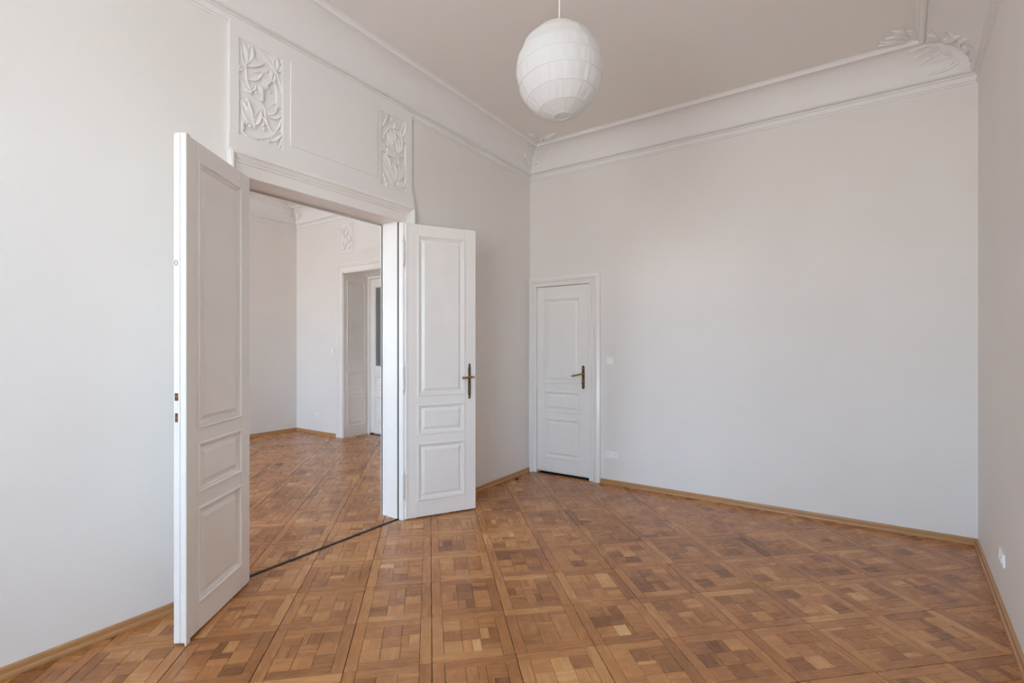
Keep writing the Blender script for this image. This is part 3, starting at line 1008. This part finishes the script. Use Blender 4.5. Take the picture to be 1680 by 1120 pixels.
def hinge(t, x, y, zc, h, plate_to=None, mat='door', r=0.0095):
    mb = MB()
    hh = h / 2
    prof = [(-hh - 0.030, 0.001), (-hh - 0.027, 0.0045), (-hh - 0.022, 0.0055), (-hh - 0.016, 0.003), (-hh - 0.012, 0.0062), (-hh - 0.004, 0.0062),
            (-hh, r * .8), (-hh + 0.004, r), (-0.001, r), (-0.001, r * .75), (0.001, r * .75), (0.001, r), (hh - 0.004, r), (hh, r * .8),
            (hh + 0.004, 0.0062), (hh + 0.012, 0.0062), (hh + 0.016, 0.003), (hh + 0.022, 0.0055), (hh + 0.027, 0.0045), (hh + 0.030, 0.001)]
    mb.lathe(prof, (x, y, zc), (0, 0, 1), 10)
    if plate_to:
        x2, y2 = plate_to
        mb.box(min(x, x2), max(x, x2), y2 - 0.0015, y2 + 0.0015, zc + 0.002, zc + hh)
    return mb.build('hinge', mat, t, smooth='edge')

LEAF_W, LEAF_T = 0.615, 0.050
ROWS = ((0.148, 0.608), (0.688, 0.928), (1.005, 2.315))
def double_leaf(name, loc, rotz):
    t = thing(name, loc, rotz)
    leaf_body(t, LEAF_W, 0.010, 2.408, LEAF_T, (0.105, LEAF_W - 0.105), ROWS)
    for z0, z1 in ROWS[::-1]:
        panel_part(t, 0.105, LEAF_W - 0.105, z0, z1, LEAF_T)
    return t
# right leaf: visible face is its -Y side
dr = Vector((0.482, 0.876)); nr = Vector((0.876, -0.482))
h_r = Vector((0.020, -1.929)) - nr * (LEAF_T / 2)
door_r = double_leaf('door_1', (h_r.x, h_r.y, 0), math.atan2(dr.y, dr.x))
for zc in (2.165, 1.150, 0.285):
    hinge(door_r, -0.022, -LEAF_T / 2 - 0.012, zc, 0.185, (0.018, -LEAF_T / 2 - 0.007), r=0.0125)
mb = MB()                                       # thin bead along the hinge side
mb.bevel_box(0.0005, 0.020, -LEAF_T / 2 - 0.005, -LEAF_T / 2 - 0.0005, 0.012, 2.406, 0.002)
mb.build('edge_bead', 'door', door_r)
# brass lever handle on long bronze plate
HS, HZ, FY = 0.556, 1.147, -LEAF_T / 2
def plate_outline(mb, outline, cx, y0, y1):
    """Extrudes a symmetric outline [(half width, z)] into a thin plate with a raised middle."""
    f0 = [(cx - w, y0, z) for w, z in outline] + [(cx + w, y0, z) for w, z in outline[::-1]]
    f1 = [(cx - w * .82, y1, z) for w, z in outline] + [(cx + w * .82, y1, z) for w, z in outline[::-1]]
    mb.quadstrip(f0, f1)
    n = len(outline)
    for i in range(n - 1):
        mb.poly([f1[i], f1[2 * n - 1 - i], f1[2 * n - 2 - i], f1[i + 1]])
ornate = [(0.001, 1.262), (0.006, 1.259), (0.009, 1.250), (0.0085, 1.240), (0.0055, 1.234), (0.011, 1.231), (0.0125, 1.226), (0.0125, 1.10),
          (0.0135, 1.09), (0.0135, 0.995), (0.0105, 0.990), (0.0055, 0.986), (0.010, 0.980), (0.011, 0.970), (0.008, 0.962), (0.001, 0.958)]
mb = MB(); plate_outline(mb, ornate, HS, FY - 0.0002, FY - 0.006)
plate = mb.build('handle_plate', 'bronze', door_r); plate['label'] = 'long ornate bronze handle plate'
mb = MB()
mb.lathe([(0.005, 0.013), (0.012, 0.012), (0.016, 0.008), (0.040, 0.007), (0.046, 0.010), (0.056, 0.010), (0.058, 0.006)], (HS, FY, HZ), (0, -1, 0), 14)
mb.lathe([(-0.030, 0.002), (-0.024, 0.006), (-0.018, 0.009), (-0.012, 0.006), (-0.008, 0.010), (0.004, 0.0095), (0.010, 0.007), (0.018, 0.0075), (0.055, 0.0095),
          (0.060, 0.011), (0.064, 0.007), (0.070, 0.012), (0.078, 0.0125), (0.084, 0.008), (0.088, 0.002)],
         (HS, FY - 0.052, HZ), (-1, 0, -0.06), 14)
lv = mb.build('lever', 'brass', door_r, smooth='edge'); lv['label'] = 'polished brass lever with knob end'
struct(door_r, 'open white panelled door leaf with brass lever handle and hinges in view', 'door')

# left leaf: visible face is its +Y side
dl = Vector((0.596, -0.803)); nl = Vector((0.803, 0.596))
h_l = Vector((0.026, -3.183)) - nl * (LEAF_T / 2)
door_l = double_leaf('door_2', (h_l.x, h_l.y, 0), math.atan2(dl.y, dl.x))
for zc in (2.165, 1.150, 0.285):
    hinge(door_l, -0.010, -LEAF_T / 2 - 0.006, zc, 0.185, (0.012, -LEAF_T / 2 - 0.0020))
mb = MB()
mb.bevel_box(LEAF_W - 0.026, LEAF_W + 0.006, LEAF_T / 2 + 0.0003, LEAF_T / 2 + 0.009, -0.0005, 2.408, 0.002)
mb.build('astragal', 'door', door_l)
mb = MB()
mb.bevel_box(LEAF_W + 0.0003, LEAF_W + 0.006, -LEAF_T / 2 + 0.002, -LEAF_T / 2 + 0.030, 0.014, 2.398, 0.0015)
mb.build('edge_board', 'door', door_l)
for z0, z1, w in ((1.150, 1.185, 0.016), (1.050, 1.092, 0.013)):
    mb = MB(); mb.bevel_box(LEAF_W + 0.0055, LEAF_W + 0.0075, -0.010 - w / 2, -0.010 + w / 2, z0, z1, 0.0009)
    lk = mb.build('lock_slot', 'rust', door_l); lk['label'] = 'rusty brown lock slot in the leaf edge'
mb = MB(); mb.bevel_box(LEAF_W + 0.0055, LEAF_W + 0.010, -0.016, -0.002, 1.168, 1.178, 0.002); mb.build('latch', 'brass', door_l)
for zc, r in ((1.795, 0.012), (0.225, 0.014)):
    mb = MB()
    mb.tube([(LEAF_W + 0.0062, -0.012 + r * .55 * math.cos(k / 10 * 2 * math.pi), zc + r * math.sin(k / 10 * 2 * math.pi)) for k in range(11)], 0.0022, 6)
    mb.build('bolt_eye', 'steel' if zc > 1 else 'door', door_l)
struct(door_l, 'open white panelled door leaf with rusty lock slots in its edge', 'door')

# ------------------------------------------------------------------ single door in the back wall
CPB = [(0.0, 0.0), (0.0, -0.008), (0.004, -0.012), (0.028, -0.012), (0.029, -0.020), (0.034, -0.021), (0.035, -0.014), (0.056, -0.014),
       (0.057, -0.024), (0.062, -0.026), (0.070, -0.034), (0.082, -0.038), (0.083, -0.048), (0.094, -0.050), (0.095, -0.042), (0.104, -0.042), (0.130, -0.032), (0.132, 0.0)]
mb = MB()
k_l = (BD0 - 0.001) / 0.132
paths = []
for w, h in CPB:
    paths.append([(BD0 - w * k_l, h, 0), (BD0 - w * k_l, h, BDZ + w * 0.72), (BD1 + w, h, BDZ + w * 0.72), (BD1 + w, h, 0)])
for p, q in zip(paths, paths[1:]): mb.quadstrip(p, q, closed=False)
mb.poly([p[0] for p in paths][::-1]); mb.poly([p[3] for p in paths])
struct(mb.build('trim_17', 'door', smooth='edge'), 'white moulded casing around the closed single door', 'door casing')
BW, BT = BD1 - BD0 - 0.006, 0.040
t = thing('door_3', (BD0 + 0.003, 0.012 + BT / 2 - 0.012, 0))
leaf_body(t, BW, 0.026, BDZ - 0.004, BT, (0.092, BW - 0.105), ((0.185, 0.615), (0.692, 0.915), (1.010, 1.935)))
for z0, z1 in ((1.010, 1.935), (0.692, 0.915), (0.185, 0.615)):
    panel_part(t, 0.092, BW - 0.105, z0, z1, BT)
for zc in (1.840, 1.040, 0.255):
    hinge(t, -0.004, -BT / 2 - 0.010, zc, 0.165, (0.016, -BT / 2 - 0.002))
HX = 0.572
rounded = [(0.001, 1.208), (0.008, 1.206), (0.014, 1.199), (0.0165, 1.190), (0.0165, 0.975), (0.014, 0.966), (0.008, 0.959), (0.001, 0.957)]
mb = MB(); plate_outline(mb, rounded, HX, -BT / 2 - 0.0002, -BT / 2 - 0.006)
pl_ = mb.build('handle_plate', 'bronze', t); pl_['label'] = 'narrow bronze handle plate with rounded ends'
mb = MB()
yy = -BT / 2
mb.lathe([(0.005, 0.014), (0.012, 0.012), (0.016, 0.009), (0.046, 0.009), (0.056, 0.010)], (HX, yy, 1.120), (0, -1, 0), 12)
rings = []
for k in range(33):                              # twisted rope lever
    f = k / 32
    cx, cz = HX + 0.006 - 0.120 * f, 1.120 - 0.026 * f
    rr = 0.0085 + 0.0035 * math.sin(f * 52) * (1 if 0.12 < f < 0.95 else 0.2)
    rings.append([(cx, yy - 0.050 + rr * math.cos(m / 10 * 2 * math.pi), cz + rr * math.sin(m / 10 * 2 * math.pi)) for m in range(10)])
for a, b in zip(rings, rings[1:]): mb.quadstrip(a, b)
mb.poly(rings[0][::-1]); mb.poly(rings[-1])
lv = mb.build('lever', 'brass', t, smooth='edge'); lv['label'] = 'twisted brass lever handle'
mb = MB()
mb.lathe([(0.005, 0.011), (0.012, 0.010), (0.014, 0.006), (0.022, 0.006)], (HX, yy, 1.022), (0, -1, 0), 12)
mb.bevel_box(HX - 0.010, HX + 0.028, yy - 0.030, yy - 0.020, 1.016, 1.027, 0.003)
mb.build('thumb_turn', 'bronze', t, smooth='edge')
struct(t, 'closed white single door with three panels and twisted brass lever', 'door')

# ------------------------------------------------------------------ glazed door recess in the adjoining room
mb = MB()
casing(mb, AD0, AD1, ADZ, [(0.0, 0.02), (0.0, -0.012), (0.070, -0.014), (0.074, -0.022), (0.084, -0.030), (0.100, -0.034), (0.104, -0.040), (0.122, -0.038), (0.124, 0.0)],
       lambda a, z, h: (a, B_BACK + h, z))
struct(mb.build('trim_18', 'door', smooth='edge'), 'white moulded casing around the recessed glazed door', 'door casing')
rev = thing('trim_19', (AD0, B_BACK, 0))
o = tuple(rev.location)
mb = MB()
mb.box(AD0 - 0.001, AD0 + 0.012, B_BACK, AD_Y, 0.0, ADZ)
mb.build('reveal_board', 'door', rev, offset=o)
for z0, z1 in ((1.125, 2.435), (0.745, 1.000), (0.165, 0.665)):
    mb = MB()
    fn = lambda a, z, h: (AD0 + 0.012 + h, a, z)
    rect_rings(mb, B_BACK + 0.075, AD_Y - 0.065, z0, z1, [(-0.006, 0.0), (-0.005, 0.009), (0.006, 0.010), (0.012, 0.004), (0.020, -0.002), (0.024, 0.001), (0.040, 0.001), (0.056, 0.007)], fn)
    mb.build('panel', 'door', rev, offset=o)
struct(rev, 'panelled white reveal of the recessed glazed door', 'door reveal')
mb = MB(); mb.box(AD0, AD1, B_BACK, AD_Y, ADZ - 0.012, ADZ + 0.002)
struct(mb.build('trim_20', 'door'), 'white soffit of the recessed glazed door', 'door head')
rv2 = MB(); rv2.box(AD1 - 0.012, AD1 + 0.001, B_BACK, AD_Y, 0.0, ADZ)
struct(rv2.build('trim_21', 'door'), 'plain reveal board on the hidden side of the recess', 'door reveal')
mb = MB()
casing(mb, AD0 + 0.065, AD1 - 0.065, 2.505, [(0.0, 0.03), (0.0, -0.010), (0.045, -0.012), (0.050, -0.022), (0.066, -0.022)],
       lambda a, z, h: (a, AD_Y + h, z), kh=0.75)
struct(mb.build('trim_22', 'door', smooth='edge'), 'white inner frame around the glazed door leaves', 'door frame')
GW = (AD1 - AD0 - 0.13) / 2 - 0.002
for n, (gx, flip, lab) in enumerate(((AD0 + 0.066, 1, 'white half-glazed door leaf next to the panelled reveal'), (AD0 + 0.066 + GW + 0.003, -1, 'white half-glazed door leaf hidden behind the jamb board'))):
    t = thing('door_%d' % (4 + n), (gx, AD_Y + 0.030, 0))
    T4 = 0.040
    c0, c1 = 0.100, GW - 0.100
    leaf_body(t, GW, 0.020, 2.502, T4, (c0, c1), ((0.150, 0.610), (0.705, 0.930), (1.085, 2.375)))
    for z0, z1 in ((0.705, 0.930), (0.150, 0.610)):
        panel_part(t, c0, c1, z0, z1, T4)
    mb = MB()
    rect_rings(mb, c0, c1, 1.085, 2.375, [(-0.004, -T4 / 2 - 0.0005), (0.0, -T4 / 2 - 0.006), (0.008, -T4 / 2 - 0.005), (0.020, -T4 / 2 + 0.012)],
               lambda a, z, h: (a, h, z), cap=False)
    mb.build('glazing_bead', 'door', t)
    mb = MB(); mb.box(c0, c1, -0.004, 0.002, 1.085, 2.375)
    gp = mb.build('pane', 'frost', t); gp['label'] = 'dark grey frosted glass pane'
    for zc in (2.25, 1.28, 0.27):
        hinge(t, -0.004 if flip > 0 else GW + 0.004, -T4 / 2 - 0.009, zc, 0.18)
    struct(t, lab, 'door')

# ------------------------------------------------------------------ paper lantern
LX, LY, LZ, LR = 1.853, -2.702, 2.683, 0.200
t = thing('paper_lantern', (LX, LY, LZ))
lrng = random.Random(21)
ribs = [0.985, 0.86, 0.62, 0.33, 0.02, -0.30, -0.60, -0.845, -0.984]   # heights of the wire hoops / radius
TILT = 0.085
def shell(u, w, extra=0.0):
    """u: angle, w: -1..1 height; slack paper between the hoops, meridian seams."""
    r = math.sqrt(max(0.0, 1 - w * w))
    for a, b in zip(ribs, ribs[1:]):
        if b <= w <= a:
            f = (w - b) / (a - b)
            sag = 4 * f * (1 - f)
            ra, rb = math.sqrt(1 - a * a), math.sqrt(1 - b * b)
            lin = ra * f + rb * (1 - f)
            r = r + (lin - r) * 0.55 * sag
            r -= sag * (0.010 + 0.009 * math.sin(9 * u + 5 * a) + 0.008 * math.sin(23 * u + 11 * b) + 0.006 * math.sin(41 * u + 3 * a))
            break
    r += extra
    x, y, z = r * math.cos(u), r * math.sin(u), w
    # the hoops hang slightly askew
    ct, st = math.cos(TILT), math.sin(TILT)
    x, z = x * ct - z * st, x * st + z * ct
    return (x * LR, y * LR, z * LR * 1.06)
NU = 120
levels = []
for a, b in zip(ribs, ribs[1:]):
    for k in range(6): levels.append(a + (b - a) * k / 6)
levels.append(ribs[-1])
mb = MB()
prev = None
for w in levels:
    ring = [shell(2 * math.pi * k / NU, w) for k in range(NU)]
    if prev: mb.quadstrip(ring, prev)
    prev = ring
mb.build('paper_shade', 'paper', t, smooth='all', merge=True)
for w in ribs:
    mb = MB()
    mb.tube([shell(2 * math.pi * k / 60, w, 0.003) for k in range(61)], 0.0016 if abs(w) < .95 else 0.0026, 5)
    mb.build('wire_hoop', 'paper', t, smooth='all')
for k in range(10):                               # glued seams between the paper gores
    u0 = 2 * math.pi * k / 10 + 0.3
    mb = MB()
    a = [shell(u0 - 0.020, w, 0.006) for w in levels]; b = [shell(u0 + 0.020, w, 0.006) for w in levels]
    mb.quadstrip(a, b, closed=False)
    mb.build('paper_seam', 'paper', t, smooth='all')
mb = MB()
mb.tube([(0.0, 0.0, LR * 1.00), (0.001, 0, 0.35), (-0.001, 0.001, 0.55), (0, 0, CEIL - LZ - 0.04)], 0.0032, 8)
mb.build('cord', 'cord', t, smooth='all')
mb = MB()
mb.tube([(-0.042, 0, LR * 1.02), (0, 0, LR * 1.045), (0.042, 0, LR * 1.02)], 0.0018, 6); mb.build('wire_spreader', 'steel', t)
mb = MB()
mb.lathe([(0.0, 0.018), (0.02, 0.019), (0.065, 0.019), (0.07, 0.012), (0.078, 0.006)], (0, 0, LR - 0.075), (0, 0, 1), 14)
mb.build('bulb_socket', 'plastic', t, smooth='edge')
mb = MB()
mb.lathe([(-0.052, 0.008), (-0.046, 0.030), (-0.020, 0.042), (0.0, 0.045)], (0, 0, CEIL - LZ - 0.0005), (0, 0, 1), 20)
mb.build('ceiling_cap', 'plastic', t, smooth='edge')
tag(t, 'round white paper lantern hanging on a cord from the ceiling', 'lantern')

# ------------------------------------------------------------------ switches and sockets
def switch(loc, rotz, label, size=0.072):
    t = thing('light_switch', loc, rotz)          # local: wall in the XZ plane, front towards -Y
    s = size / 2
    mb = MB(); mb.bevel_box(-s, s, -0.009, -0.0005, -s, s, 0.003); mb.build('cover_frame', 'plastic', t)
    mb = MB(); mb.bevel_box(-s * .74, s * .74, -0.0135, -0.0085, -s * .74, s * .74, 0.002); mb.build('rocker', 'plastic', t)
    return tag(t, label, 'switch')
def socket(loc, rotz, n, label, name='power_socket', vertical=False):
    t = thing(name, loc, rotz)
    w = 0.070
    L = n * w
    mb = MB(); mb.bevel_box(-L / 2, L / 2, -0.010, -0.0005, -0.036, 0.036, 0.003)
    mb.build('cover_frame', 'plastic', t)
    for k in range(n):
        cx = -L / 2 + w * (k + .5)
        mb = MB()
        mb.lathe([(0.008, 0.0255), (0.0125, 0.0255), (0.0125, 0.0225), (0.0095, 0.0205), (0.0092, 0.0)], (cx, 0, 0), (0, -1, 0), 20, cap=False)
        ins = mb.build('insert', 'plastic', t, smooth='edge')
        for sx in (-0.0095, 0.0095):
            mb = MB(); mb.lathe([(0.0088, 0.0035), (0.0100, 0.0035)], (cx + sx, 0, -0.004), (0, -1, 0), 8); mb.build('pin_hole', 'black', ins)
        mb = MB(); mb.lathe([(0.0085, 0.0026), (0.019, 0.0024)], (cx, 0, 0.0085), (0, -1, 0), 8); mb.build('earth_pin', 'steel', ins)
    return tag(t, label, 'socket')
switch((0.968, 0, 1.259), 0, 'square white light switch beside the single door casing')
socket((0.994, 0, 0.300), 0, 2, 'white double power socket low on the wall by the single door')
sy = -1.105
socket((right_x(sy), sy, 0.285), -math.pi / 2 - math.atan(RW_TAN), 2, 'white double power socket low on the plain right wall')
switch((-3.705, B_BACK, 1.345), 0, 'small light switch beside the recessed glazed door', 0.066)
socket((-4.125, B_BACK, 0.300), 0, 1, 'single power socket in the adjoining room wall')

# small dark floor plug near the corner
t = thing('floor_stop', (0.094, -0.413, 0))
mb = MB(); mb.lathe([(0.0003, 0.017), (0.004, 0.017), (0.007, 0.013), (0.022, 0.012), (0.026, 0.009), (0.027, 0.002)], (0, 0, 0), (0, 0, 1), 14)
mb.build('rubber_body', 'black', t, smooth='edge')
mb = MB(); mb.lathe([(0.0265, 0.004), (0.029, 0.003)], (0, 0, 0), (0, 0, 1), 8); mb.build('screw_head', 'steel', t)
tag(t, 'small black rubber door stop on the parquet near the corner', 'door stop')
